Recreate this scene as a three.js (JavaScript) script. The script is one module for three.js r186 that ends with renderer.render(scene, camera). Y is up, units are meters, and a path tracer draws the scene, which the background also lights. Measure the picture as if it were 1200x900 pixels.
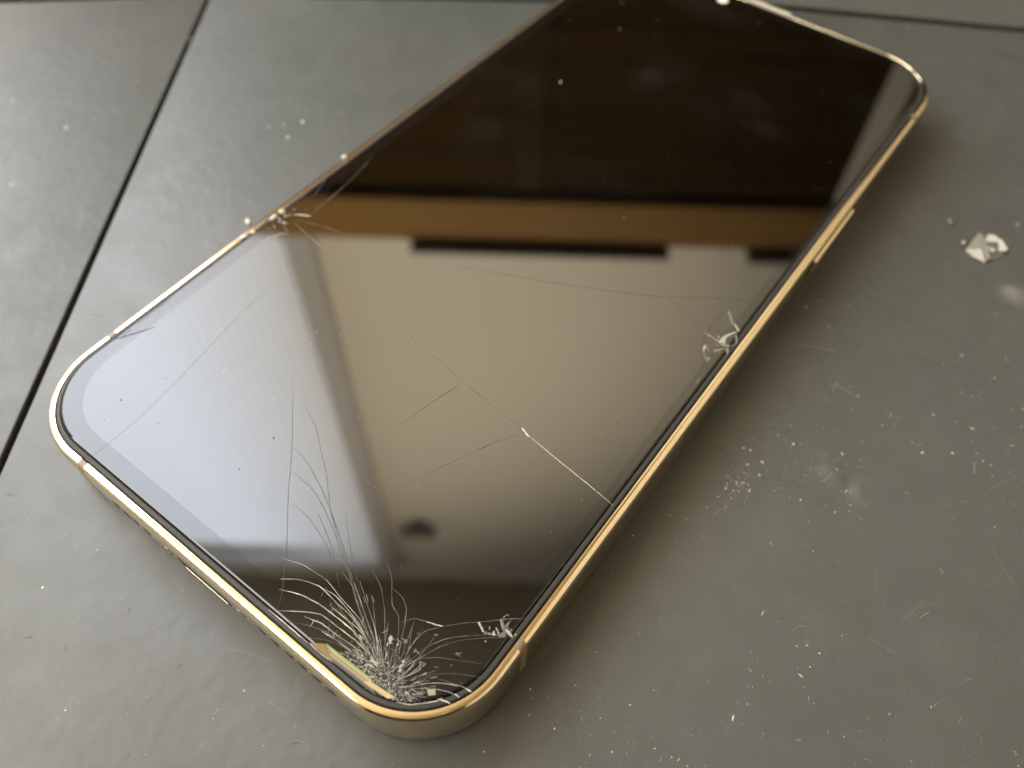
import * as THREE from 'three';
import { RoundedBoxGeometry } from 'three/addons/geometries/RoundedBoxGeometry.js';
import { mergeGeometries, toCreasedNormals } from 'three/addons/utils/BufferGeometryUtils.js';
import { RectAreaLightUniformsLib } from 'three/addons/lights/RectAreaLightUniformsLib.js';

RectAreaLightUniformsLib.init();
const scene = new THREE.Scene();
const MM = 0.001;                       // shapes below are drawn in millimetres and built in metres
const V = (x, y, z) => new THREE.Vector3(x, y, z);

// ---------- camera ----------
const camera = new THREE.PerspectiveCamera(50.816, 4 / 3, 0.01, 30);
const CAM = V(49.3225, 98.0334, 80.4521).multiplyScalar(MM);
const FW = V(-0.33120373, -0.82278156, -0.46188157), UP = V(-0.50294273, 0.56811638, -0.6513773);
camera.position.copy(CAM);
camera.up.copy(UP);
camera.lookAt(CAM.clone().add(FW));
camera.focus = 0.094;
camera.userData.fStop = 16;

// ---------- light of the place: daylight through the window, a warm lamp that washes the wall ----------
scene.background = new THREE.Color(0.06, 0.052, 0.042);
const EXPOSURE = 1;
const TURN = 0.6221;                    // the desk and the wall behind it are turned against the phone
const ct = Math.cos(TURN), st = Math.sin(TURN);
const D = (x, y, z) => V(x * ct + z * st, y, -x * st + z * ct);   // desk axes (x along the desk, z towards the viewer) to the world

const DAY = new THREE.Color(0.86, 0.925, 1.04), WARM_DAY = new THREE.Color(1.0, 0.95, 0.87);
// each window: centre of its sill (desk axes), width, height, which way it faces (turn on top of the desk's) and its brightness
const WINDOWS = [
  { at: [-0.93, 0.4, -0.85], w: 1.1, h: 1.82, turn: 0, power: 9.8, tint: DAY },
  { at: [-1.6, 0.92, 0.45], w: 2.1, h: 1.3, turn: Math.PI / 2, power: 10.5, tint: WARM_DAY },
];
for (const w of WINDOWS) {
  const l = new THREE.RectAreaLight(w.tint, w.power, w.w - 0.02, w.h - 0.02), out = D(Math.sin(w.turn), 0, Math.cos(w.turn));
  l.name = 'window_light';
  l.position.copy(D(w.at[0], w.at[1] + w.h / 2, w.at[2])).addScaledVector(out, -0.022);
  l.lookAt(l.position.clone().add(out));
  scene.add(l);
}

const SPOT_AT = D(0.3, 1.42, 0.9), SPOT_TO = D(-0.62, 1.1, -0.85);
const spot = new THREE.SpotLight(new THREE.Color(1.0, 0.88, 0.69), 71, 0, 0.72, 1, 2);
spot.name = 'spotlight_beam';
spot.position.copy(SPOT_AT.clone().add(SPOT_TO.clone().sub(SPOT_AT).normalize().multiplyScalar(0.075)));
spot.target.position.copy(SPOT_TO);
spot.castShadow = true; spot.shadow.radius = 2;
scene.add(spot, spot.target);

// ---------- helpers ----------
let seed = 7;
const rnd = () => { seed = (seed + 0x6d2b79f5) | 0; let t = Math.imul(seed ^ (seed >>> 15), 1 | seed); t = (t + Math.imul(t ^ (t >>> 7), 61 | t)) ^ t; return ((t ^ (t >>> 14)) >>> 0) / 4294967296; };
const rr = (a, b) => a + (b - a) * rnd();
const used = {};
function numbered(n) { const k = used[n] = (used[n] ?? -1) + 1; return k ? n + '_' + String(k).padStart(3, '0') : n; }
function obj(name, geometry, m, parent = scene) {
  const o = new THREE.Mesh(geometry, m); o.name = numbered(name); o.castShadow = o.receiveShadow = true; parent.add(o); return o;
}
function thing(name, label, category, position = V(0, 0, 0), turn = 0, group) {
  const o = new THREE.Group(); o.name = numbered(name); o.position.copy(position); o.rotation.y = turn; scene.add(o);
  return tag(o, label, category, group);
}
function tag(o, label, category, group) { o.userData = { label, category }; if (group) o.userData.group = group; return o; }
function structure(o, label) { o.userData = { kind: 'structure', label }; return o; }
const mat = (r, g, b, rough, more = {}) => new THREE.MeshPhysicalMaterial({ color: new THREE.Color().setRGB(r, g, b), roughness: rough, ...more });
const inMM = (g) => g.scale(MM, MM, MM);
const box = (w, h, d, x, y, z, r = 0.002) => new RoundedBoxGeometry(w, h, d, 2, Math.min(r, w / 2.1, h / 2.1, d / 2.1)).translate(x, y, z);
const plain = (list) => mergeGeometries(list.map((g) => { const n = g.index ? g.toNonIndexed() : g; for (const k of Object.keys(n.attributes)) if (!['position', 'normal', 'uv'].includes(k)) n.deleteAttribute(k); if (!n.attributes.uv) n.setAttribute('uv', new THREE.BufferAttribute(new Float32Array(n.attributes.position.count * 2), 2)); return n; }));

// smooth value noise
const hash = (x, y, s) => { let h = Math.imul(x, 374761393) + Math.imul(y, 668265263) + Math.imul(s, 974634757); h = Math.imul(h ^ (h >>> 13), 1274126177); return ((h ^ (h >>> 16)) >>> 0) / 4294967296; };
function vnoise(x, y, s, wrap) {
  const ix = Math.floor(x), iy = Math.floor(y), fx = x - ix, fy = y - iy, u = fx * fx * (3 - 2 * fx), v = fy * fy * (3 - 2 * fy), m = (k) => wrap ? ((k % wrap) + wrap) % wrap : k;
  const a = hash(m(ix), m(iy), s), b = hash(m(ix + 1), m(iy), s), c = hash(m(ix), m(iy + 1), s), d = hash(m(ix + 1), m(iy + 1), s);
  return a + (b - a) * u + (c - a) * v + (a - b - c + d) * u * v;
}
function fbm(x, y, s, oct, wrap) { let t = 0, a = 0.5, n = 0; for (let i = 0; i < oct; i++) { t += a * vnoise(x, y, s + i, wrap); n += a; a *= 0.55; x *= 2; y *= 2; if (wrap) wrap *= 2; } return t / n; }
function canvas(size, draw, colour = true) {
  const c = document.createElement('canvas'); c.width = c.height = size; draw(c.getContext('2d'), size);
  const t = new THREE.CanvasTexture(c); t.wrapS = t.wrapT = THREE.RepeatWrapping; t.magFilter = THREE.LinearFilter; if (colour) t.colorSpace = THREE.SRGBColorSpace; return t;
}
function dataMap(size, f, colour) {
  const a = new Uint8Array(size * size * 4);
  for (let j = 0; j < size; j++) for (let i = 0; i < size; i++) { const p = f(i / size, j / size), k = (j * size + i) * 4; a[k] = p[0] * 255; a[k + 1] = (p[1] ?? p[0]) * 255; a[k + 2] = (p[2] ?? p[0]) * 255; a[k + 3] = 255; }
  const t = new THREE.DataTexture(a, size, size); t.wrapS = t.wrapT = THREE.RepeatWrapping; t.magFilter = THREE.LinearFilter; t.needsUpdate = true; if (colour) t.colorSpace = THREE.SRGBColorSpace; return t;
}

// ---------- the setting: desk, rubber mats, wall, ceiling ----------
const MAT_SPAN = 280;                   // millimetres covered by one repeat of the mat's textures
const matUV = (x, z) => [(x + 150) / MAT_SPAN, (z + 150) / MAT_SPAN];
const matColour = canvas(2048, (c, n) => {
  const px = n / MAT_SPAN, im = c.createImageData(n, n);
  for (let j = 0; j < n; j++) for (let i = 0; i < n; i++) {
    const u = i / n, v = j / n;
    const m = fbm(u * 6, v * 6, 3, 5, 6), f = fbm(u * 90, v * 90, 21, 2, 90), g = hash(i, j, 5), st_ = fbm(u * 3 + 0.2, v * 14, 33, 3, 0);
    let t = 65 + (m - 0.5) * 9 + (f - 0.5) * 5 + (g - 0.5) * 5 + (st_ - 0.5) * 3;
    const hue = (fbm(u * 4, v * 4, 91, 3, 4) - 0.5) * 14; const k = (j * n + i) * 4; im.data[k] = t - 1.6 + hue * 0.5; im.data[k + 1] = t + 0.5 - hue * 0.15; im.data[k + 2] = t - 2 - hue * 0.3; im.data[k + 3] = 255;
  }
  c.putImageData(im, 0, 0);
  const soft = (x, y, r, col) => { const g = c.createRadialGradient(x, y, 0, x, y, r); g.addColorStop(0, col); g.addColorStop(1, col.replace(/[\d.]+\)$/, '0)')); c.fillStyle = g; c.fillRect(x - r, y - r, 2 * r, 2 * r); };
  for (let i = 0; i < 240; i++) soft(rnd() * n, rnd() * n, rr(6, 46), `rgba(${rnd() < 0.6 ? '120,118,112' : '18,18,18'},${rr(0.01, 0.05).toFixed(3)})`);
  c.lineCap = 'round';
  for (let i = 0; i < 520; i++) {       // scratches and scuffs
    const x = rnd() * n, y = rnd() * n, a = rnd() * 6.3, l = rr(4, 46), w = rr(0.4, 1.3), dark = rnd() < 0.3;
    c.strokeStyle = dark ? `rgba(12,12,12,${rr(0.1, 0.4).toFixed(2)})` : `rgba(150,148,140,${rr(0.06, 0.3).toFixed(2)})`; c.lineWidth = w;
    c.beginPath(); c.moveTo(x, y); c.quadraticCurveTo(x + Math.cos(a) * l * 0.5 + rr(-4, 4), y + Math.sin(a) * l * 0.5 + rr(-4, 4), x + Math.cos(a) * l, y + Math.sin(a) * l); c.stroke();
  }
  for (let i = 0; i < 5200; i++) { const b = rr(90, 190); c.fillStyle = `rgba(${b},${b - 2},${b - 10},${rr(0.08, 0.4).toFixed(2)})`; const s = rr(0.4, 1.5); c.fillRect(rnd() * n, rnd() * n, s, s * rr(0.6, 1.6)); }
  const at = (x, z) => matUV(x, z).map((k) => k * n);
  for (let i = 0; i < 16; i++) { const [x, y] = at(55 + rr(-4, 4), 10 + rr(-2, 2)); soft(x, y, rr(6, 16), rnd() < 0.4 ? 'rgba(20,20,20,0.16)' : 'rgba(140,137,128,0.13)'); }
  for (let i = 0; i < 26; i++) {        // the scuffed spot beside the phone
    const [x, y] = at(55 + rr(-4.6, 4.6), 10 + rr(-2.6, 2.6)); c.strokeStyle = rnd() < 0.4 ? 'rgba(12,12,12,0.3)' : 'rgba(158,154,145,0.26)'; c.lineWidth = rr(0.5, 1.4);
    const a = rr(2.2, 4.2), r = rr(8, 26); c.beginPath(); c.arc(x, y, r, a, a + rr(0.15, 0.5)); c.stroke();
  }
  for (const [x, z] of [[64.3, -37.7]]) { const [a, b] = at(x, z); for (let i = 0; i < 14; i++) soft(a + rr(-16, 16), b + rr(-14, 14), rr(5, 20), 'rgba(150,146,138,0.10)'); }
});
matColour.flipY = false; matColour.needsUpdate = true;
const matRough = dataMap(1024, (u, v) => { const t = 0.47 + (fbm(u * 9, v * 9, 51, 4, 9) - 0.5) * 0.12 + (fbm(u * 60, v * 60, 61, 2, 60) - 0.5) * 0.1; return [t, t, t]; });
const matBump = dataMap(1024, (u, v) => { const t = 0.45 + (fbm(u * 220, v * 220, 71, 2, 220) - 0.5) * 0.6 + (fbm(u * 14, v * 14, 81, 3, 14) - 0.5) * 0.5; return [t, t, t]; });
const rubber = new THREE.MeshPhysicalMaterial({ color: 0xffffff, map: matColour, roughness: 1, roughnessMap: matRough, bumpMap: matBump, bumpScale: 0.00007, ior: 1.5, specularIntensity: 1 });

const MAT_T = 2.5;
function slab(points, thickness, round) {             // points in millimetres, seen from above; the top face at y = 0
  const s = new THREE.Shape(points.map(([x, z]) => new THREE.Vector2(x, -z)));
  const g = new THREE.ExtrudeGeometry(s, { depth: thickness - 2 * round, bevelEnabled: true, bevelThickness: round, bevelSize: round, bevelOffset: -round, bevelSegments: 3, curveSegments: 2, steps: 1 });
  g.rotateX(-Math.PI / 2).translate(0, -thickness + round, 0);
  const p = g.attributes.position, uv = g.attributes.uv;
  for (let i = 0; i < p.count; i++) uv.setXY(i, ...matUV(p.getX(i), p.getZ(i)));
  return inMM(toCreasedNormals(g, 0.6));
}
const GAP = 0.5;
// seams: one runs away from the viewer beside the phone, one crosses behind it
const backSeam = [[-250, 112], [-137.8, 13.4], [-104.5, -16.5], [-60.5, -49.6], [-10, -87], [41.6, -115.3], [120, -160], [260, -235]];
const shift = (list, dx, dz) => list.map(([x, z]) => [x + dx, z + dz]);
const cross = [-104.5, -16.5], sideDir = [0.577, 0.817];
const far = [cross[0] + sideDir[0] * 330, cross[1] + sideDir[1] * 330];
const across = [0.817, -0.577];
const sideEdge = (k) => [[cross[0] + across[0] * k + sideDir[0] * GAP * 1.1, cross[1] + across[1] * k + sideDir[1] * GAP * 1.1], [far[0] + across[0] * k, far[1] + across[1] * k]];
const rightSide = sideEdge(GAP), leftSide = sideEdge(-GAP);
const frontMat = obj('rubber_mat', slab([rightSide[0], ...shift(backSeam.slice(3), 0.577 * GAP, 0.817 * GAP), [360, -60], [260, 260], rightSide[1]], MAT_T, 0.22), rubber);
tag(frontMat, 'dark grey rubber mat that the cracked phone lies on', 'mat');
const sideMat = obj('rubber_mat', slab([...leftSide, [-60, 330], [-300, 180], ...shift(backSeam.slice(0, 2), 0.577 * GAP, 0.817 * GAP)], MAT_T, 0.22), rubber);
tag(sideMat, 'dark grey rubber mat beside the long seam, with nothing lying on it', 'mat');
const backMat = obj('rubber_mat', slab([...shift(backSeam, -0.577 * GAP * 3.4, -0.817 * GAP * 3.4).reverse(), [-300, 50], [-360, -90], [-160, -330], [120, -400], [260, -280]], MAT_T, 0.22), rubber);
tag(backMat, 'strip of dark rubber mat behind the seam that crosses past the top of the phone', 'mat');

const deskWood = mat(0.015, 0.014, 0.013, 0.6);
const desk = structure(obj('desk_top', box(2.0, 0.03, 0.95, 0, -0.0175 - 0.0005, -0.32), deskWood), 'black desk top under the rubber mats'); desk.rotation.y = TURN;

const woodMap = (r, g, b, s) => { const t = dataMap(512, (u, v) => { const w = fbm(u * 3, v * 40, s, 4) * 0.5 + fbm(u * 9 + 3, v * 160, s + 9, 2) * 0.3; const k = 0.62 + w * 0.9; return [Math.min(1, r * k), Math.min(1, g * k), Math.min(1, b * k)]; }, true); return t; };
const darkWood = new THREE.MeshPhysicalMaterial({ map: woodMap(0.25, 0.185, 0.085, 201), roughness: 0.9, specularIntensity: 0.15 });
const backWood = new THREE.MeshPhysicalMaterial({ map: woodMap(0.25, 0.185, 0.085, 261), roughness: 0.9, specularIntensity: 0.15 });
const paleWood = new THREE.MeshPhysicalMaterial({ map: woodMap(0.6, 0.455, 0.235, 231), roughness: 0.7, specularIntensity: 0.5 });
const paint = mat(0.74, 0.69, 0.58, 0.85), trimPaint = mat(0.5, 0.48, 0.46, 0.5), ceilingWood = mat(0.34, 0.27, 0.17, 0.8);
function wallWithOpening(name, label, length, from, w, place) {   // along its own x from «from», 0.1 thick, face at z = 0, with an opening
  const y0 = -0.75, y1 = 2.4, a = w.x0, b = w.x1, to = from + length, z = -0.05;
  const o = structure(obj(name, plain([
    box(a - from, y1 - y0, 0.1, (a + from) / 2, (y0 + y1) / 2, z), box(to - b, y1 - y0, 0.1, (to + b) / 2, (y0 + y1) / 2, z),
    box(b - a, w.y0 - y0, 0.1, (a + b) / 2, (y0 + w.y0) / 2, z), box(b - a, y1 - w.y1, 0.1, (a + b) / 2, (w.y1 + y1) / 2, z),
  ]), paint), label);
  o.position.copy(place[0]); o.rotation.y = place[1]; return o;
}
{
  const [w, s] = WINDOWS;
  wallWithOpening('wall', 'cream painted wall behind the desk', 4.2, -1.6, { x0: w.at[0] - w.w / 2, x1: w.at[0] + w.w / 2, y0: w.at[1], y1: w.at[1] + w.h }, [D(0, 0, -0.85), TURN]);
  wallWithOpening('wall', 'cream painted wall at the end of the desk', 3.4, -1.65, { x0: -s.w / 2, x1: s.w / 2, y0: s.at[1], y1: s.at[1] + s.h }, [D(-1.6, 0, s.at[2]), TURN + s.turn]).position.add(D(0, 0, 0.0));
  const side = structure(obj('wall', box(0.1, 3.15, 3.4, 1.75, 0.825, 0.85), mat(0.72, 0.65, 0.52, 0.85)), 'cream painted wall opposite the wide window'); side.rotation.y = TURN;
  const ceiling = structure(obj('ceiling', box(5, 0.08, 4.2, 0.2, 2.45, 1.1), ceilingWood), 'dark brown ceiling'); ceiling.rotation.y = TURN;
}
WINDOWS.forEach((w, i) => {
  const { w: W, h: H } = w;
  const t = thing('window', i ? 'wide window with a grey frame in the wall at the end of the desk' : 'tall window with a grey frame in the cream wall behind the desk', 'window', D(...w.at), TURN + w.turn);
  const f = 0.045, z = 0.01;
  obj('frame', plain([box(f, H + 2 * f, 0.05, -W / 2 - f / 2, H / 2, z, 0.006), box(f, H + 2 * f, 0.05, W / 2 + f / 2, H / 2, z, 0.006), box(W - 0.002, f, 0.05, 0, H + f / 2, z, 0.006), box(W - 0.002, f, 0.07, 0, -f / 2, z, 0.006)]), trimPaint, t);
  obj('window_pane', box(W - 0.004, H - 0.004, 0.006, 0, H / 2, -0.04, 0.001), mat(0.3, 0.32, 0.34, 0.3, { emissive: w.tint, emissiveIntensity: 1.5 }), t);
});
{ // a thin curtain drawn to the side of the window behind the desk
  const w = WINDOWS[0], x1 = w.at[0] + w.w / 2, t = thing('curtain', 'thin pale curtain drawn to the side of the tall window', 'curtain', D(x1, w.at[1] + w.h, -0.85), TURN);
  const panel = (width, z, amp, n) => { const g = new THREE.PlaneGeometry(width, w.h - 0.03, n * 8, 1), p = g.attributes.position; for (let i = 0; i < p.count; i++) p.setZ(i, z + amp * Math.sin((p.getX(i) / width) * n * 6.283)); g.translate(-width / 2 + 0.01, -w.h / 2, 0); g.computeVertexNormals(); return g; };
  const thin = canvas(256, (c, n) => { const g = c.createLinearGradient(0, 0, n, 0); for (let i = 0; i <= 16; i++) { const t = i / 16, k = Math.round(255 * t * t * (3 - 2 * t)); g.addColorStop(t, `rgb(${k},${k},${k})`); } c.fillStyle = g; c.fillRect(0, 0, n, n); }, false);   // the weave closes up where the cloth is gathered
  thin.wrapS = thin.wrapT = THREE.ClampToEdgeWrapping;
  const sheer = mat(0.9, 0.88, 0.84, 1, { transmission: 0.5, thickness: 0, side: THREE.DoubleSide, alphaMap: thin, transparent: true });
  obj('curtain_cloth', panel(0.42, 0.022, 0.002, 20), sheer, t);
}
{
  const t = thing('desk_hutch', 'dark wooden hutch with plain front and lighter top rail behind the phone', 'hutch', D(-0.045, 0, -0.68), TURN);
  const hw = 0.375, front = 0.13;        // half width, front face (its own axes)
  for (const s of [-1, 1]) obj('side_panel', box(0.02, 0.512, 0.22, s * (hw - 0.012), 0.257, -0.015), darkWood, t);
  obj('front_panel', box(2 * hw, 0.514, 0.014, 0, 0.2575, front - 0.02), backWood, t);
  obj('top_rail', box(2 * hw + 0.01, 0.063, 0.03, 0, 0.5465, front - 0.015, 0.004), paleWood, t);
  obj('top_board', box(2 * hw, 0.02, 0.23, 0, 0.525, -0.016), darkWood, t);
  obj('stile', box(0.033, 0.498, 0.008, 0.046, 0.257, front - 0.0105), mat(0.055, 0.031, 0.012, 0.9, { specularIntensity: 0.15 }), t);
}
{
  const t = thing('wooden_board', 'dark wooden board standing upright beside the hutch', 'board', D(0.362 + 0.14, 0, -0.565), TURN);
  obj('panel', box(0.28, 0.5, 0.026, 0, 0.25, 0, 0.003), darkWood, t);
  obj('edge_batten', box(0.28, 0.03, 0.034, 0, 0.516, 0, 0.003), darkWood, t);
}
{
  const t = thing('wall_bracket', 'small dark grey bracket on the cream wall beside the tall window', 'bracket', D(-0.25, 1.97, -0.85), TURN);
  obj('arm', box(0.1, 0.022, 0.03, 0, 0, 0.03, 0.01), mat(0.14, 0.13, 0.12, 0.6), t); obj('mounting_plate', box(0.04, 0.045, 0.014, 0, 0, 0.008, 0.004), mat(0.14, 0.13, 0.12, 0.6), t);
}
const blackPlastic = mat(0.2, 0.19, 0.17, 0.7);
const onHutch = (x, w, h, label, r) => { const t = thing('flat_case', label, 'case', D(x, 0.578, -0.585), TURN); obj('shell', box(w, h, 0.1, 0, h / 2, 0, r), blackPlastic, t); obj('lid', box(w * 0.96, 0.003, 0.09, 0, h + 0.0018, 0, 0.001), blackPlastic, t); };
onHutch(0.02, 0.29, 0.0065, 'long flat dark case on top of the hutch rail', 0.005);
onHutch(0.29, 0.075, 0.009, 'short flat dark case at the end of the hutch rail', 0.005);
{
  const t = thing('rolled_pouch', 'small rounded dark pouch lying on the long flat case', 'pouch', D(0.055, 0.5877, -0.585), TURN);
  obj('pouch_body', new THREE.CapsuleGeometry(0.012, 0.04, 6, 16).rotateZ(Math.PI / 2).translate(0, 0.012, 0), blackPlastic, t);
}
{
  const dir = SPOT_TO.clone().sub(SPOT_AT).normalize();
  const t = thing('spotlight', 'black ceiling spotlight aimed at the cream wall', 'lamp', SPOT_AT);
  const q = new THREE.Quaternion().setFromUnitVectors(V(0, -1, 0), dir);
  obj('housing', toCreasedNormals(new THREE.LatheGeometry([[0.001, 0.07], [0.03, 0.07], [0.038, 0.055], [0.042, -0.06], [0.039, -0.06], [0.036, 0.03], [0.001, 0.03]].map(([a, b]) => new THREE.Vector2(a, b)), 32), 0.5), blackPlastic, t).quaternion.copy(q);
  obj('bulb', new THREE.SphereGeometry(0.022, 20, 14).translate(0, -0.02, 0), mat(0.9, 0.85, 0.75, 0.4, { emissive: new THREE.Color(1, 0.86, 0.64), emissiveIntensity: 6 }), t).quaternion.copy(q);
  obj('stem', new THREE.CylinderGeometry(0.008, 0.008, 0.95, 12).translate(0, 0.515, 0), blackPlastic, t);
}

// ---------- the phone ----------
const PW = 71.5, PL = 146.7, PR = 11.84, TOP = 9.9;
function outline(inset, n = 22) {       // rounded rectangle in millimetres, anticlockwise seen from above, always the same number of points
  const w = PW / 2 - inset, l = PL / 2 - inset, r = Math.max(0.4, PR - inset), out = [];
  for (const [sx, sz, a0] of [[1, 1, 0], [-1, 1, 90], [-1, -1, 180], [1, -1, 270]])
    for (let i = 0; i <= n; i++) { const a = (a0 + 90 * i / n) * Math.PI / 180; out.push([sx * (w - r) + r * Math.cos(a), sz * (l - r) + r * Math.sin(a)]); }
  return out;
}
function sweep(profile, closed, crease = 0.5) {   // profile [inset, y] from the outside bottom upwards
  const rings = profile.map(([i, y]) => outline(i).map(([x, z]) => [x, y, z])), n = rings[0].length, pos = [], idx = [];
  rings.forEach((r) => r.forEach((p) => pos.push(...p)));
  const m = rings.length, last = closed ? m : m - 1;
  for (let k = 0; k < last; k++) for (let i = 0; i < n; i++) { const a = k * n + i, b = k * n + (i + 1) % n, c = ((k + 1) % m) * n + i, d = ((k + 1) % m) * n + (i + 1) % n; idx.push(a, c, b, b, c, d); }
  const g = new THREE.BufferGeometry(); g.setAttribute('position', new THREE.Float32BufferAttribute(pos, 3)); g.setIndex(idx);
  return toCreasedNormals(g, crease);
}
function plate(points, y, down) {       // flat face at height y, uv over the phone
  const g = new THREE.ShapeGeometry(new THREE.Shape(points.map(([x, z]) => new THREE.Vector2(x, -z))));
  g.rotateX(-Math.PI / 2).translate(0, y, 0);
  const p = g.attributes.position, uv = g.attributes.uv; for (let i = 0; i < p.count; i++) uv.setXY(i, (p.getX(i) + 40) / 80, (p.getZ(i) + 80) / 160);
  return g;
}
const phone = thing('phone', 'smartphone with a gold metal frame and a cracked dark screen lying on the rubber mat', 'phone');

const steelRough = dataMap(512, (u, v) => { const t = 0.14 + (fbm(u * 200, v * 4, 301, 3, 0) - 0.5) * 0.1; return [t, t, t]; });
const gold = new THREE.MeshPhysicalMaterial({ color: new THREE.Color().setRGB(0.85, 0.71, 0.48), metalness: 1, roughness: 0.12 });
const gasket = mat(0.008, 0.008, 0.008, 0.5);
obj('frame', inMM(sweep([[1.1, 8.0], [1.6, 1.0], [1.1, 0.3], [0.45, 0.35], [0.16, 0.55], [0.03, 0.9], [0, 1.3], [0, 8.3], [0.05, 8.75], [0.2, 9.1], [0.42, 9.32], [0.66, 9.42], [0.76, 9.45], [1.06, 9.45], [1.1, 9.4]], true, 0.35)), gold, phone);
obj('back_glass', inMM(plain([sweep([[1.4, 0.9], [1.2, 0.25], [1.5, 0.12], [2, 0.1]], false), plate(outline(2), 0.1)])), mat(0.25, 0.2, 0.13, 0.3), phone);
obj('gasket', inMM(plain([sweep([[1.11, 8.9], [1.2, 9.15], [1.45, 9.15]], false), plate(outline(1.4), 9.12)])), gasket, phone);

obj('screen_surround', inMM(sweep([[1.28, 9.1], [1.28, 9.48], [1.36, 9.58], [1.5, 9.62], [1.78, 9.63], [1.88, 9.56], [1.9, 9.1]], false, 0.5)), mat(0.036, 0.035, 0.032, 0.5, { specularIntensity: 0.5 }), phone);
const glassSmear = dataMap(1024, (u, v) => {
  const x = u * 80 - 40, z = v * 160 - 80; let t = 0.0;
  for (const [bx, bz, rx, rz, k] of [[-7, -38, 3.5, 4.5, 0.085], [-21, -8, 4, 5, 0.05], [10, -43, 5, 3.2, 0.06], [16, -38, 3.5, 2.5, 0.06], [-9, -65, 8, 4, 0.07], [-24, -22, 6, 5, 0.04], [-4, 46, 7, 4, 0.03]]) { const d = ((x - bx) / rx) ** 2 + ((z - bz) / rz) ** 2; t += k * Math.exp(-d * 1.3) * (0.55 + 0.9 * fbm(x * 0.5 + 40, z * 0.5 + 90, 401, 4)); }
  t += Math.max(0, fbm(x * 0.11 + 30, z * 0.11 + 30, 431, 4) - 0.52) * 0.08;
  t *= 0.7; return [0.012 + t, 0.011 + t, 0.009 + t];
}, true);
const bezelBlack = mat(0.0035, 0.0035, 0.0035, 0.03, { ior: 1.5 });
const displayGlass = new THREE.MeshPhysicalMaterial({ map: glassSmear, roughness: 0.02, ior: 1.57 });
const glassTop = obj('cover_glass', inMM(plain([sweep([[1.96, 9.2], [1.96, 9.66], [2.06, 9.82], [2.24, 9.9]], false, 0.2), plate(outline(2.24), TOP)])), bezelBlack, phone);
{
  const n = 24, r = 8.6, x0 = -PW / 2 + 4.3, x1 = PW / 2 - 3.35, z0 = -PL / 2 + 4.0, z1 = PL / 2 - 4.3, pts = [];
  for (const [cx, cz, a0] of [[x1 - r, z1 - r, 0], [x0 + r, z1 - r, 90], [x0 + r, z0 + r, 180], [x1 - r, z0 + r, 270]]) for (let i = 0; i <= n; i++) { const a = (a0 + 90 * i / n) * Math.PI / 180; pts.push([cx + r * Math.cos(a), cz + r * Math.sin(a)]); }
  obj('display', inMM(plate(pts, TOP + 0.012)), displayGlass, phone);
}
// plastic bands that split the metal frame
const bandPlastic = mat(0.2, 0.15, 0.08, 0.45);
const frameProfile = [[-0.008, 1.4], [-0.008, 8.3], [0.04, 8.76], [0.19, 9.11], [0.41, 9.33], [0.65, 9.43], [0.76, 9.46], [1.06, 9.46]];
function frameBand(along, width, place) {            // a strip across the frame's profile
  const pos = [], idx = [];
  frameProfile.forEach(([i, y]) => { for (const s of [-0.5, 0.5]) pos.push(...place(i, along + s * width, y)); });
  for (let k = 0; k < frameProfile.length - 1; k++) { const a = 2 * k; idx.push(a, a + 2, a + 1, a + 1, a + 2, a + 3); }
  const g = new THREE.BufferGeometry(); g.setAttribute('position', new THREE.Float32BufferAttribute(pos, 3)); g.setIndex(idx);
  obj('antenna_band', inMM(toCreasedNormals(g, 0.6)), bandPlastic, phone);
}
frameBand(57.7, 1.15, (i, k, y) => [PW / 2 - i, y, k]);
frameBand(57.8, 1.15, (i, k, y) => [-PW / 2 + i, y, k]);
frameBand(-57.7, 1.15, (i, k, y) => [PW / 2 - i, y, k]);
frameBand(-21.2, 1.15, (i, k, y) => [k, y, PL / 2 - i]);
{
  const b = obj('side_button', inMM(new RoundedBoxGeometry(0.8, 3.6, 14.6, 5, 0.38).translate(PW / 2 + 0.18, 6.5, -23.4)), gold, phone);
  obj('button_seam', inMM(new RoundedBoxGeometry(0.1, 4.0, 15.0, 2, 0.04).translate(PW / 2 + 0.02, 6.5, -23.4)), gasket, b);
}
// bottom edge: holes, screws and the charging port
const holeBlack = mat(0.004, 0.004, 0.004, 0.5);
for (const x of [-16.5, -14.6, -12.7, -10.6, 9.8, 12, 14.2, 16.4, 18.6, 20.8]) {
  obj('sound_hole', inMM(new THREE.CylinderGeometry(0.72, 0.72, 0.06, 18).rotateX(Math.PI / 2).translate(x, 4.9, PL / 2 + 0.01)), holeBlack, phone);
}
for (const x of [-6.4, 6.4]) obj('screw', inMM(new THREE.CylinderGeometry(0.75, 0.75, 0.08, 18).rotateX(Math.PI / 2).translate(x, 4.9, PL / 2 + 0.012)), mat(0.35, 0.27, 0.16, 0.3, { metalness: 1 }), phone);
{
  const p = obj('charging_port', inMM(new RoundedBoxGeometry(8.6, 2.5, 0.1, 4, 0.05).translate(0, 4.9, PL / 2 + 0.012)), holeBlack, phone);
  obj('port_lip', inMM(new RoundedBoxGeometry(7.6, 0.12, 0.1, 3, 0.04).translate(0, 3.7, PL / 2 + 0.05)), gold, p);
}
// earpiece slot and sensor at the top edge
obj('earpiece', inMM(new RoundedBoxGeometry(9.0, 0.3, 1.1, 3, 0.12).translate(-0.3, TOP - 0.22, -PL / 2 + 0.95)), mat(0.42, 0.38, 0.3, 0.5), phone);
obj('front_sensor', inMM(new THREE.CylinderGeometry(1.05, 1.05, 0.06, 24).translate(-8.8, TOP + 0.02, -68.6)), mat(0.75, 0.7, 0.6, 0.5), phone);

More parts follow.
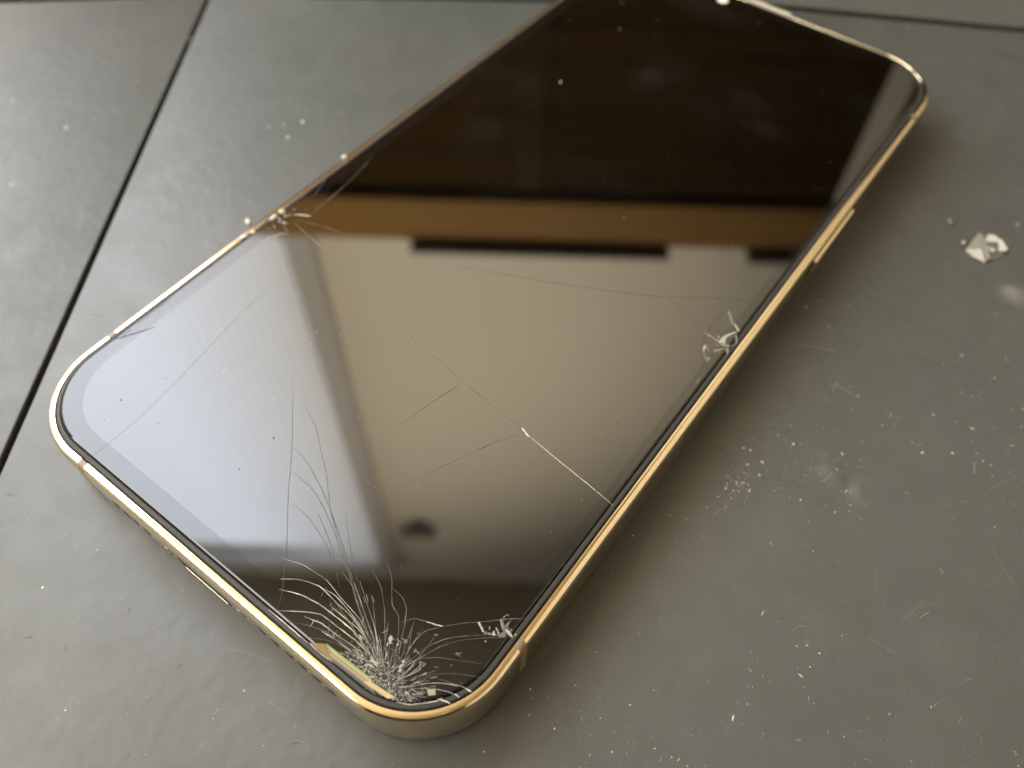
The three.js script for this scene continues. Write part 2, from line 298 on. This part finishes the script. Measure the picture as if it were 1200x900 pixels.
// ---------- cracks: ridges of broken glass, in millimetres on the phone's own axes ----------
const glint = (r, g, bl, ro) => mat(r, g, bl, ro, { vertexColors: true });
const crackKinds = {
  w: glint(0.6, 0.57, 0.5, 0.4), b: glint(0.5, 0.475, 0.42, 0.36), m: glint(0.22, 0.205, 0.18, 0.38), d: glint(0.06, 0.056, 0.048, 0.35), k: glint(0.012, 0.012, 0.012, 0.5),
};
function ridge(pts, width, y, height, wob, even) {
  const curve = new THREE.CatmullRomCurve3(pts.map(([x, z]) => V(x, y, z)), false, 'catmullrom', 0.22);
  const len = curve.getLength(), n = Math.max(3, Math.ceil(len / 0.3)), pos = [], idx = [], col = [], s0 = Math.floor(rnd() * 900), gain = rr(0.55, 1);
  for (let i = 0; i <= n; i++) {
    const t = i / n, p = curve.getPointAt(t), d = curve.getTangentAt(t), sx = -d.z, sz = d.x;
    const taper = Math.min(1, 0.35 + 3.5 * Math.min(t, 1 - t)) * (1 + rr(-0.35, 0.35) * wob), w = width * taper / 2, o = rr(-0.018, 0.018) * wob;
    pos.push(p.x + sx * (w + o), y, p.z + sz * (w + o), p.x + sx * (o + w * rr(-0.5, 0.5)), y + height * taper, p.z + sz * o, p.x - sx * (w - o), y, p.z - sz * (w - o));
    const q = fbm(t * len * 0.55, 0.5, s0, 2), c = even ? 0.8 + 0.4 * q : gain * (0.3 + 2.2 * Math.max(0, q - 0.3) ** 1.2); for (let k = 0; k < 3; k++) col.push(c, c, c);
    if (i < n) { const a = i * 3, b = a + 3; idx.push(a, b, a + 1, a + 1, b, b + 1, a + 1, b + 1, a + 2, a + 2, b + 1, b + 2); }
  }
  const g = new THREE.BufferGeometry(); g.setAttribute('position', new THREE.Float32BufferAttribute(pos, 3)); g.setAttribute('color', new THREE.Float32BufferAttribute(col, 3)); g.setIndex(idx); g.computeVertexNormals(); return g;
}
function strip(name, pts, m, y, h = 0.03) {
  const s = new THREE.Shape(pts.map(([x, z]) => new THREE.Vector2(x, -z)));
  const g = new THREE.ExtrudeGeometry(s, { depth: h, bevelEnabled: true, bevelThickness: 0.01, bevelSize: 0.03, bevelSegments: 1 }).rotateX(-Math.PI / 2).translate(0, y, 0);
  return obj(name, inMM(g), m, glassTop);
}
const pairs = (a) => { const out = []; for (let i = 0; i < a.length; i += 2) out.push([a[i], a[i + 1]]); return out; };
function crack(kind, width, ...xz) { width *= kind === 'k' ? 0.75 : kind === 'd' ? 0.6 : kind === 'm' ? 0.38 : 0.37; obj('crack', inMM(ridge(pairs(xz), width, TOP + 0.014, Math.min(0.03, width * 0.18), 1, kind === 'w')), crackKinds[kind], glassTop); }
crack('b', 0.10, 7.6, 66.5, 10.2, 65.6, 13.4, 65.3, 16.1, 65.8, 19.5, 66.3, 21.8, 67.2);
crack('b', 0.22, 9.2, 68.4, 11.0, 67.1, 13.3, 66.3, 16.0, 66.5, 18.9, 66.7, 21.2, 67.3, 23.4, 68.2);
crack('b', 0.24, 10.0, 69.3, 12.3, 68.3, 14.8, 67.8, 17.2, 67.7, 19.8, 67.7, 22.2, 68.2);
crack('b', 0.22, 11.7, 71.1, 14.1, 69.4, 15.8, 68.5, 18.3, 68.4, 20.7, 68.3, 23.0, 68.5);
crack('b', 0.28, 14.5, 69.8, 16.5, 69.2, 18.9, 69.1, 20.9, 68.9, 22.6, 68.8);
crack('m', 0.12, 13.0, 71.6, 15.1, 70.4, 17.3, 69.6, 19.5, 69.3, 22.0, 69.0);
crack('b', 0.24, 17.1, 69.8, 19.4, 69.5, 21.4, 69.4);
crack('m', 0.10, 15.2, 72.0, 17.2, 70.7, 19.2, 69.8, 22.0, 69.3);
crack('b', 0.16, 12.6, 66.5, 15.3, 66.0, 17.7, 66.3, 20.0, 66.8, 22.1, 67.6);
crack('b', 0.20, 16.0, 67.2, 17.4, 67.2, 20.0, 67.2, 21.8, 67.5);
crack('m', 0.12, 11.2, 61.9, 14.6, 63.0, 17.4, 64.8, 19.7, 66.1, 22.3, 67.4, 24.4, 68.5);
crack('b', 0.12, 15.0, 63.0, 17.2, 64.2, 19.5, 65.5, 22.4, 67.1, 24.9, 68.7);
crack('b', 0.12, 16.5, 63.1, 18.7, 64.4, 21.3, 65.9, 23.3, 67.3, 24.9, 68.3);
crack('m', 0.10, 16.8, 61.3, 18.9, 62.2, 21.1, 64.0, 23.1, 66.2, 24.9, 67.7);
crack('m', 0.10, 17.3, 59.5, 19.1, 60.6, 21.2, 62.9, 22.7, 63.5, 24.1, 65.1, 25.6, 67.5);
crack('m', 0.12, 20.0, 61.5, 21.6, 61.6, 22.8, 62.3, 23.8, 63.7, 24.8, 65.5, 25.9, 67.3);
crack('m', 0.10, 13.6, 63.4, 16.4, 64.1, 18.7, 65.5, 20.9, 66.6);
crack('m', 0.12, 24.4, 62.8, 25.1, 64.6, 25.8, 66.4, 26.3, 67.6);
crack('m', 0.12, 25.7, 62.9, 25.9, 64.7, 26.2, 66.4, 26.7, 68.0);
crack('m', 0.10, 23.3, 63.8, 24.3, 62.6, 25.9, 61.9);
crack('w', 0.22, 25.5, 62.1, 26.3, 61.8, 27.3, 61.4);
crack('m', 0.10, 27.3, 61.4, 26.1, 62.9, 25.9, 64.5, 26.1, 66.2);
crack('m', 0.10, 27.3, 61.4, 28.9, 59.7, 30.5, 58.3, 32.6, 56.3, 34.1, 55.1);
crack('m', 0.12, 31.8, 59.1, 29.8, 60.8, 28.3, 62.4, 27.3, 64.3, 26.9, 66.2);
crack('d', 0.10, 33.9, 57.9, 31.6, 59.7, 29.7, 61.5, 28.2, 63.8);
crack('m', 0.14, 31.3, 59.2, 32.2, 58.8, 33.0, 58.3);
crack('m', 0.20, 31.8, 56.9, 32.7, 57.7, 33.6, 57.6, 34.1, 57.8);
crack('m', 0.20, 32.8, 56.1, 32.8, 57.1, 33.1, 58.3);
crack('m', 0.10, 26.5, 67.4, 27.6, 65.5, 29.2, 64.2, 31.5, 62.9, 33.8, 61.6);
crack('m', 0.10, 28.3, 67.9, 29.9, 65.8, 31.7, 64.4, 34.2, 63.0);
crack('b', 0.14, 29.1, 67.7, 30.9, 66.2, 32.9, 65.1, 34.1, 64.9);
crack('b', 0.18, 30.8, 67.0, 32.3, 66.3, 33.4, 66.1);
crack('w', 0.20, 31.7, 67.6, 32.4, 67.3, 33.1, 67.1);
crack('m', 0.10, 30.1, 66.1, 32.1, 65.4, 33.7, 64.8);
crack('w', 0.26, 33.4, 65.0, 34.1, 64.9);
crack('w', 0.20, 32.8, 66.1, 33.5, 66.1);
crack('b', 0.14, 27.7, 65.6, 28.4, 66.6);
crack('k', 0.10, -10.0, 47.7, -2.5, 55.1, 2.3, 60.4, 6.9, 65.1, 10.9, 69.8, 11.8, 72.1);
crack('k', 0.09, -5.8, 49.9, -2.0, 51.5, 1.6, 54.0, 3.7, 55.4, 7.9, 58.9, 13.8, 62.5, 19.1, 65.4, 23.1, 67.6);
crack('k', 0.10, -2.2, 55.3, 1.0, 55.9, 4.9, 57.4, 7.6, 58.7, 12.1, 61.2, 17.7, 64.6);
crack('k', 0.09, 0.4, 57.9, 3.5, 58.0, 6.3, 58.8, 10.2, 60.6, 14.1, 62.9);
crack('k', 0.08, 3.4, 61.0, 6.1, 61.0, 10.0, 62.1, 13.8, 63.8);
crack('k', 0.08, 6.7, 59.9, 11.0, 62.0, 15.3, 65.1);
crack('k', 0.08, 9.3, 57.9, 13.6, 61.4, 18.0, 64.4);
crack('d', 0.10, -6.9, 32.3, 1.2, 33.6, 6.4, 34.3, 12.8, 35.2, 18.7, 35.6);
crack('w', 0.14, 19.1, 35.8, 20.7, 36.1, 25.5, 36.7, 30.3, 37.2, 34.1, 37.7);
crack('w', 0.30, 18.9, 35.6, 20.5, 36.2);
crack('d', 0.16, 8.5, 35.1, 7.3, 39.8, 6.4, 44.9);
crack('d', 0.18, 19.2, 36.7, 17.5, 39.4, 16.3, 42.2);
crack('d', 0.08, 16.3, 42.2, 13.6, 48.1, 11.8, 53.1, 11.9, 56.2);
crack('d', 0.14, -6.0, 19.3, 6.9, 13.5, 13.6, 10.2, 20.1, 6.6, 32.2, -1.7);
crack('d', 0.12, 22.8, 5.2, 26.2, 6.2, 29.8, 7.7);
crack('b', 0.28, 30.6, 2.2, 31.3, 2.9, 32.1, 3.6, 33.5, 4.5);
crack('b', 0.16, 29.8, 7.7, 30.8, 7.7, 31.8, 7.8);
crack('b', 0.50, 32.2, 8.0, 32.3, 7.0, 32.6, 6.0, 33.3, 4.8);
crack('m', 0.20, 32.4, 8.1, 33.5, 7.9, 34.4, 6.7);
crack('b', 0.34, 33.5, 7.9, 34.3, 9.2);
crack('b', 0.18, 32.5, 9.6, 32.9, 9.0, 33.4, 8.4);
crack('b', 0.20, 31.2, 10.5, 30.9, 9.5, 32.0, 10.1);
crack('b', 0.16, 31.2, 10.4, 31.8, 11.2, 32.6, 11.8, 32.6, 11.0);
crack('k', 0.10, 30.5, 2.3, 30.0, 4.7, 30.1, 6.7, 30.3, 8.3, 31.0, 10.3, 31.9, 11.8, 32.5, 12.3, 32.6, 13.9, 32.6, 16.5);
crack('k', 0.08, 33.5, 4.5, 34.2, 3.8);
crack('b', 0.12, 33.1, 14.7, 33.2, 15.9);
crack('w', 0.40, -31.8, 26.2, -30.6, 25.4, -29.5, 24.8);
crack('m', 0.20, -30.5, 27.4, -27.1, 28.0, -23.7, 28.5);
crack('m', 0.16, -32.9, 28.3, -30.9, 29.0, -29.1, 29.9);
crack('b', 0.20, -31.5, 32.3, -30.6, 31.1, -30.5, 30.3, -29.7, 29.8);
crack('m', 0.14, -33.3, 29.4, -31.5, 30.3);
crack('m', 0.20, -31.5, 8.8, -30.5, 14.1, -30.0, 19.2, -29.9, 24.3);
crack('m', 0.16, -34.7, 15.7, -33.3, 18.4, -32.4, 21.5);
crack('m', 0.12, -31.2, 27.0, -26.7, 25.4, -22.4, 24.3);
crack('k', 0.24, -34.1, 59.1, -32.6, 56.6, -30.8, 53.3);
crack('k', 0.14, -32.9, 57.8, -33.2, 56.5, -33.0, 55.6);
crack('k', 0.12, -33.1, 54.9, -33.3, 51.8, -33.3, 48.8);
crack('d', 0.10, -20.7, 71.4, -20.6, 64.7, -21.4, 57.6, -23.4, 44.5, -23.9, 36.4);
crack('w', 0.18, 10.7, 71.6, 13.5, 71.6, 16.8, 71.6);
const onGlass = (x, z, e = 2.3) => { const cx = PW / 2 - PR, cz = PL / 2 - PR; return Math.abs(x) < PW / 2 - e && Math.abs(z) < PL / 2 - e && !(x > cx && z > cz && Math.hypot(x - cx, z - cz) > PR - e); };
// finer splinters fanning out of the point of impact
for (let i = 0; i < 110; i++) {
  const t = i / 109, a = (-188 + 205 * t + rr(-4, 4)) * Math.PI / 180, r0 = rr(0.3, 2.2), l = rr(0.8, t > 0.15 && t < 0.62 ? 8.5 : 3.6) * (rnd() < 0.5 ? 0.5 : 1), bend = rr(-0.05, 0.05) - 0.03;
  const ox = 24.2 + 4.6 * t + rr(-0.9, 0.9), oz = 69.6 - 0.5 * t + rr(-0.7, 0.5);
  const p = []; for (let k = 0; k < 4; k++) { const r = r0 + l * k / 3, b = a + bend * k; const x = ox + Math.cos(b) * r * 1.1, z = oz + Math.sin(b) * r * 0.8; if (!onGlass(x, z)) break; p.push(x, z); }
  if (p.length < 4) continue;
  crack(rnd() < 0.35 ? 'b' : 'm', rr(0.05, 0.13), ...p);
}
const flake = mat(0.1, 0.095, 0.083, 0.22), paleFlake = mat(0.25, 0.238, 0.205, 0.28);
// angular flakes standing in the impact marks along the edge
[[32.28, 8.07, 32.23, 6.84, 32.87, 5.38, 33.26, 4.78, 32.66, 6.64, 33.01, 7.62],
  [33.61, 7.91, 33.61, 8.47, 34.36, 9.30, 34.01, 8.22],
  [30.52, 2.08, 30.88, 2.15, 32.55, 3.91, 32.25, 4.02],
  [32.55, 3.91, 32.50, 3.62, 33.56, 4.34, 33.47, 4.56],
  [33.01, 7.62, 33.65, 7.50, 33.66, 7.99, 33.23, 8.20],
  [33.45, 5.40, 33.61, 5.17, 34.41, 6.54, 34.26, 6.73],
  [31.11, 10.46, 30.90, 9.43, 31.21, 9.77, 31.37, 10.50],
  [32.35, 11.71, 32.34, 10.98, 32.51, 11.05, 32.67, 11.89],
  [32.35, 9.50, 32.64, 9.22, 32.77, 9.62, 32.58, 9.81],
  [30.08, 58.73, 30.19, 58.57, 31.18, 59.09, 31.16, 59.24],
  [31.30, 59.00, 31.57, 59.00, 31.57, 59.26, 31.36, 59.29],
  [31.70, 58.90, 31.94, 58.78, 32.03, 58.98, 31.78, 59.10],
  [32.05, 58.76, 32.16, 58.55, 32.49, 58.63, 32.27, 58.86],
  [32.62, 58.46, 32.91, 57.97, 33.38, 57.88, 33.37, 58.22, 32.91, 58.57],
  [31.84, 56.91, 31.93, 56.77, 32.91, 57.44, 32.90, 57.78],
  [32.91, 57.44, 33.45, 57.36, 34.19, 57.73, 33.84, 57.79, 33.14, 57.66],
  [32.69, 56.80, 32.76, 56.54, 32.88, 56.79, 32.94, 57.22, 32.79, 57.20],
  [33.30, 57.08, 33.64, 57.09, 33.57, 57.27],
  [34.03, 57.25, 34.26, 57.21, 34.19, 57.47],
  [32.90, 57.78, 33.14, 57.66, 33.22, 57.94, 32.99, 57.98],
  [25.93, 61.95, 27.18, 61.47, 26.48, 61.87]].forEach((f, i) => strip('glass_flake', pairs(f), i % 3 ? flake : paleFlake, TOP + 0.015, 0.015));
// short links that join neighbouring cracks, and dim slivers between them
for (let i = 0; i < 60; i++) {
  const x = rr(11, 31.5), z = rr(62.5, 69.5), a = rr(-0.5, 0.9) + (x < 22 ? 0.9 : -0.7), l = rr(0.25, 1.1);
  if (Math.hypot(x - 26.3, (z - 69.2) * 1.5) > 13 || !onGlass(x, z, 3)) continue;
  crack(rnd() < 0.5 ? 'b' : 'm', rr(0.08, 0.16), x, z, x + Math.cos(a) * l, z + Math.sin(a) * l);
}
function sliver(x, z, a, l, w, m) {
  const p = [[0, 0], [l * rr(0.4, 0.6), w * rr(0.5, 1)], [l, w * rr(-0.3, 0.3)], [l * rr(0.4, 0.7), -w * rr(0.2, 0.8)]].map(([u, v]) => [x + u * Math.cos(a) - v * Math.sin(a), z + u * Math.sin(a) + v * Math.cos(a)]);
  if (p.every(([u, v]) => onGlass(u, v, 2.1))) strip('glass_flake', p, m, TOP + 0.012, 0.012);
}
for (let i = 0; i < 46; i++) { const t = rnd(), a = (-185 + 190 * t) * Math.PI / 180, r = rr(0.8, 5.2); sliver(26 + Math.cos(a) * r * 1.2, 69.3 + Math.sin(a) * r * 0.75, a + rr(-0.2, 0.2), rr(0.3, 1.2), rr(0.06, 0.22), rnd() < 0.3 ? paleFlake : flake); }
for (let i = 0; i < 14; i++) sliver(-33.2 + 1.6 * rnd() * rnd(), rr(24, 33), rr(-0.9, 0.9), rr(0.3, 1.3), rr(0.08, 0.3), rnd() < 0.4 ? paleFlake : flake);
for (let i = 0; i < 10; i++) sliver(33.1 - 2 * rnd(), rr(2.5, 11), rr(0, 6.3), rr(0.2, 0.7), rr(0.06, 0.18), rnd() < 0.5 ? paleFlake : flake);
for (let i = 0; i < 10; i++) sliver(33 - 1.8 * rnd(), rr(56, 60), rr(0, 6.3), rr(0.15, 0.5), rr(0.05, 0.14), rnd() < 0.5 ? paleFlake : flake);
// crushed glass round the point of impact
{
  const parts = [], inside = (x, z) => { const e = Math.hypot((x - 26.2) / 6.2, (z - 69.9) / 2.2); return e < 1 ? 1 - e : 0; };
  let n = 0;
  while (n < 1700) {
    const x = rr(20.5, 33.2), z = rr(66.8, 72.1), k = inside(x, z); if (rnd() > k * 1.2 + 0.02) continue; 
    const lim = outline(1.9); let ok = Math.abs(x) < PW / 2 - 1.9 && z < PL / 2 - 1.9; const cx = PW / 2 - PR, cz = PL / 2 - PR; if (x > cx && z > cz && Math.hypot(x - cx, z - cz) > PR - 1.95) ok = false; if (!ok) continue;
    const s = 0.022 + 0.11 * rnd() * rnd(), a = Math.atan2(z - 69.2, x - 26.4) + rr(-0.5, 0.5), l = s * rr(1, 4.5);
    const g = new THREE.TetrahedronGeometry(1, 0).rotateY(rr(0, 6)).rotateX(rr(0, 6)).scale(l * 0.6, s * 0.12, s * 0.5).rotateY(-a).translate(x, TOP + 0.02 + s * 0.04, z); parts.push(g); n++;
  }
  const g = plain(parts); g.computeVertexNormals();
  const o = obj('crushed_glass', inMM(g), mat(0.3, 0.285, 0.25, 0.25), glassTop); o.userData = { kind: 'stuff' };
}
// torn strips of the display stack that show under the broken edge
const lerp2 = (p, q, t) => [p[0] + (q[0] - p[0]) * t, p[1] + (q[1] - p[1]) * t];
const film = (r, g, bl, more = {}) => mat(r, g, bl, 0.3, more);
strip('torn_strip', [[17.0, 71.5], [18.4, 70.6], [20.3, 70.85], [20.4, 71.45]], film(0.15, 0.095, 0.025), TOP + 0.02).userData.label = 'golden brown torn strip';
{ // the laminated layers lie side by side along the broken edge, each a narrow strip of its own tint
  const A = [[18.5, 70.45], [24.8, 70.25]], B = [[20.5, 71.45], [26.4, 71.25]];
  const tints = [['pale green torn strip', film(0.17, 0.2, 0.07, { iridescence: 0.8, iridescenceIOR: 1.7, iridescenceThicknessRange: [100, 380] })], ['yellow torn strip', film(0.3, 0.26, 0.11)], ['pinkish torn strip', film(0.17, 0.13, 0.1)], ['pale yellow torn strip', film(0.24, 0.21, 0.11)], ['grey torn strip', film(0.1, 0.1, 0.09)], ['dark grey torn strip', film(0.05, 0.05, 0.048)]];
  tints.forEach(([label, m], i) => { const t0 = i / tints.length, t1 = (i + 0.86) / tints.length; strip('torn_strip', [lerp2(A[0], B[0], t0), lerp2(A[1], B[1], t0), lerp2(A[1], B[1], t1), lerp2(A[0], B[0], t1)], m, TOP + 0.02 + 0.006 * i, 0.02).userData.label = label; });
}
strip('torn_strip', [[24.5, 71.0], [24.9, 70.55], [28.1, 70.15], [27.6, 70.7]], film(0.36, 0.28, 0.14), TOP + 0.09).userData.label = 'cream torn strip';
strip('glass_chunk', [[30.3, 67.5], [30.9, 67.0], [31.3, 67.4], [30.8, 67.9]], mat(0.22, 0.2, 0.13, 0.35), TOP + 0.05, 0.12);
crack('b', 0.22, 28.5, 70.4, 29.9, 69.7, 31.7, 67.9, 32.1, 67.2);
crack('w', 0.14, 16.9, 71.55, 18.4, 71.6, 20.3, 71.5);

// ---------- loose bits ----------
const chipWhite = mat(0.6, 0.58, 0.52, 0.35), chipCream = mat(0.42, 0.36, 0.22, 0.4);
function lump(rx, ry, rz, s, detail = 1) {
  const g = new THREE.IcosahedronGeometry(1, detail), p = g.attributes.position;
  for (let i = 0; i < p.count; i++) { const v = V(p.getX(i), p.getY(i), p.getZ(i)), k = 0.72 + 0.5 * fbm(v.x * 1.6 + 9 + s, v.z * 1.6 + v.y * 1.3 + 5, s * 7 + 3, 3); p.setXYZ(i, v.x * k * rx, Math.max(-0.6, v.y * k) * ry, v.z * k * rz); }
  return toCreasedNormals(inMM(g), detail > 2 ? 0.35 : 0.05);
}
function bit(name, label, category, x, y, z, rx, ry, rz, m, s) { const o = obj(name, lump(rx, ry, rz, s), m); o.position.set(x * MM, y * MM, z * MM); o.rotation.y = s * 1.3; return tag(o, label, category); }
bit('glass_splinter', 'bright white glass splinter on the long gold edge near the dark screen half', 'splinter', -35.2, 9.75, 11.6, 0.5, 0.35, 0.42, chipWhite, 1);
bit('glass_splinter', 'pale splinter on the mat just off the long gold edge of the phone', 'splinter', -45.6, 0.25, 26.2, 0.75, 0.35, 0.4, chipWhite, 2);
bit('glass_splinter', 'lower of the two pale splinters wedged between gold edge and glass', 'splinter', -34.3, 9.9, 34.2, 0.5, 0.25, 0.36, chipWhite, 3);
bit('glass_splinter', 'upper of the two pale splinters wedged between gold edge and glass', 'splinter', -33.9, 9.95, 32.7, 0.36, 0.22, 0.3, chipWhite, 4);
bit('glass_splinter', 'cream coloured chunk of glass in the broken long edge, above the grey crumb', 'splinter', -33.7, 9.95, 26.9, 0.6, 0.3, 0.5, chipCream, 5);
bit('glass_splinter', 'grey crumb of glass in the broken long edge, beside the cream chunk', 'splinter', -33.8, 9.9, 28.6, 0.75, 0.25, 0.42, mat(0.4, 0.39, 0.36, 0.35), 6);
bit('glass_splinter', 'tiny white glass speck on the dark upper screen', 'splinter', -18.7, 9.98, -26.6, 0.17, 0.12, 0.15, chipWhite, 7);
{
  const t = thing('dried_glue', 'crumpled whitish blob of dried glue on the mat beside the power button side', 'glue blob', V(56.4 * MM, 0, -45.9 * MM), 0);
  const glueKinds = { base: mat(0.085, 0.083, 0.075, 0.3), flake: mat(0.19, 0.184, 0.165, 0.4), pale: mat(0.4, 0.385, 0.335, 0.4) };
  [['base', 53.87, -42.65, 54.07, -46.20, 54.35, -48.30, 56.21, -49.44, 57.62, -48.97, 59.37, -47.25, 59.03, -45.16, 57.95, -43.11, 57.29, -41.94, 55.34, -41.98],
    ['flake', 53.90, -42.67, 54.10, -46.22, 54.34, -48.16, 55.23, -46.48, 57.03, -42.70, 55.28, -42.17],
    ['pale', 54.05, -42.73, 54.99, -43.53, 55.89, -44.53, 57.03, -42.70, 57.41, -42.10, 55.50, -42.04],
    ['flake', 54.56, -48.15, 54.90, -48.10, 56.20, -46.00, 57.73, -43.24, 57.50, -42.46, 56.39, -44.62],
    ['pale', 55.76, -47.14, 55.82, -48.57, 56.68, -49.11, 57.49, -48.81, 57.39, -47.92, 56.32, -46.96],
    ['pale', 57.40, -48.11, 57.79, -48.72, 59.34, -47.22, 59.10, -46.30, 58.24, -46.06, 58.15, -47.21],
    ['flake', 56.24, -45.72, 56.85, -45.89, 57.26, -45.30, 56.89, -44.70],
    ['pale', 57.23, -45.51, 57.52, -45.74, 57.77, -45.14, 57.51, -44.88],
    ['pale', 52.81, -44.13, 53.01, -44.38, 53.20, -43.97, 53.00, -43.69],
    ['flake', 48.95, -48.08, 49.21, -48.12, 49.74, -47.41, 49.53, -47.34]].forEach(([kind, ...xz], i) => {      // torn scraps on the phone's axes, each with its own tilt, thickness and ragged rim
    const p = pairs(xz), cx = p.reduce((s, q) => s + q[0], 0) / p.length, cz = p.reduce((s, q) => s + q[1], 0) / p.length, out = [];
    p.forEach(([x, z], k) => { const [x2, z2] = p[(k + 1) % p.length]; for (let j = 0; j < 4; j++) out.push([x + (x2 - x) * j / 4 - cx + rr(-0.07, 0.07), z + (z2 - z) * j / 4 - cz + rr(-0.07, 0.07)]); });
    const big = kind === 'base', g = new THREE.ExtrudeGeometry(new THREE.Shape(out.map(([x, z]) => new THREE.Vector2(x, -z))), { depth: big ? 0.05 : rr(0.1, 0.22), bevelEnabled: true, bevelThickness: 0.06, bevelSize: 0.05, bevelSegments: 2 });
    g.rotateX(-Math.PI / 2).rotateX(big ? 0 : rr(-0.16, 0.16)).rotateZ(big ? 0 : rr(-0.16, 0.16)).translate(cx - 56.4, big ? 0.06 : 0.25 + 0.02 * i, cz + 45.9);
    obj(big ? 'glue_film' : 'glue_flake', inMM(g), glueKinds[kind], t);
  });
}
function scatter(name, label, count, place, m) {
  const g = inMM(new THREE.IcosahedronGeometry(1, 0).scale(1, 0.4, 1)), o = new THREE.InstancedMesh(g, m, count), q = new THREE.Object3D(), c = new THREE.Color();
  for (let i = 0; i < count; i++) { const { x, y, z, s, l, k } = place(i); q.position.set(x * MM, y * MM, z * MM); q.rotation.set(rr(-0.3, 0.3), rr(0, 6.3), rr(-0.3, 0.3)); q.scale.set(s * l, s * 0.7, s); q.updateMatrix(); o.setMatrixAt(i, q.matrix); o.setColorAt(i, c.setRGB(k, k * rr(0.93, 1), k * rr(0.8, 0.97))); }
  o.name = name; o.userData = { kind: 'stuff', label }; o.castShadow = o.receiveShadow = true; scene.add(o);
}
const onPhone = (x, z) => Math.abs(x) < PW / 2 + 0.3 && Math.abs(z) < PL / 2 + 0.3;
// larger specks and crumbs: x, z, size
const SPECKS = [[-61.4, 6.6, 0.3], [-59.7, 4.3, 0.22], [-57.6, 1.7, 0.32], [-56.5, 6.5, 0.26], [-90.6, 29.9, 0.26], [-105.4, 31.2, 0.22], [-92, 12.8, 0.2], [-95, -3, 0.22], [43.1, 14, 0.14], [47.5, 9.4, 0.13], [66, -3, 0.15]];
const dusty = (x, z) => fbm(x * 0.06 + 50, z * 0.06 + 50, 501, 4);
scatter('mat_dust', 'pale dust specks scattered over the rubber mats', 9000, (i) => {
  let x, z; do { x = rr(-160, 130); z = rr(-150, 120); if (rnd() < 0.55) { x = rr(30, 100); z = rr(-50, 100); } } while (onPhone(x, z) || dusty(x, z) < 0.36 + 0.3 * rnd());
  if (i < SPECKS.length) return { x: SPECKS[i][0], y: 0.04, z: SPECKS[i][1], s: SPECKS[i][2], l: rr(1, 1.5), k: 0.45 };
  if (rnd() < 0.05) { x = 44.5 + rr(-3, 3) * rnd(); z = 20 + rr(-7, 7) * rnd(); }
  const q = rnd(); return { x, y: 0.015, z, s: 0.02 + 0.125 * Math.pow(q, 8), l: rnd() < 0.3 ? rr(1.5, 4) : rr(0.7, 1.6), k: 0.06 + 0.5 * rnd() * rnd() + (rnd() < 0.08 ? 0.3 : 0) };
}, mat(1, 1, 1, 0.5));
scatter('screen_dust', 'fine dust specks on the phone screen', 420, () => { const x = rr(-33, 33.5), z = rr(-70, 68); return { x, y: TOP + 0.03, z, s: rnd() < 0.93 ? rr(0.02, 0.06) : rr(0.06, 0.14), l: rr(0.8, 1.8), k: rr(0.03, 0.22) }; }, mat(1, 1, 1, 0.5));
{
  const parts = [];
  for (let i = 0; i < 230; i++) {
    let x, z; do { x = rr(-120, 110); z = rr(-60, 110); } while (onPhone(x, z));
    const a = rr(0, 6.3), l = 0.3 + 2.1 * rnd() * rnd(), c = rr(-0.5, 0.5) * l;
    const curve = new THREE.QuadraticBezierCurve3(V(x, 0.05, z), V(x + Math.cos(a) * l / 2 - Math.sin(a) * c, 0.12, z + Math.sin(a) * l / 2 + Math.cos(a) * c), V(x + Math.cos(a) * l, 0.05, z + Math.sin(a) * l));
    parts.push(new THREE.TubeGeometry(curve, 6, rr(0.014, 0.04), 4));
  }
  for (const [x0, z0, x1, z1] of [[40.3, -7.1, 45.3, -9.5], [47.4, -3.3, 50.4, -3.8], [38.4, -17.2, 40.0, -17.7]]) parts.push(new THREE.TubeGeometry(new THREE.QuadraticBezierCurve3(V(x0, 0.06, z0), V((x0 + x1) / 2 + 0.1, 0.2, (z0 + z1) / 2 - 0.15), V(x1, 0.06, z1)), 8, 0.05, 5));
  const o = obj('lint', inMM(plain(parts)), mat(0.24, 0.23, 0.2, 0.7)); o.userData = { kind: 'stuff', label: 'short pale lint fibres on the rubber mats' };
}

const renderer = new THREE.WebGLRenderer({ antialias: true });
renderer.toneMapping = THREE.LinearToneMapping; renderer.toneMappingExposure = EXPOSURE; renderer.shadowMap.enabled = true;
renderer.render(scene, camera);
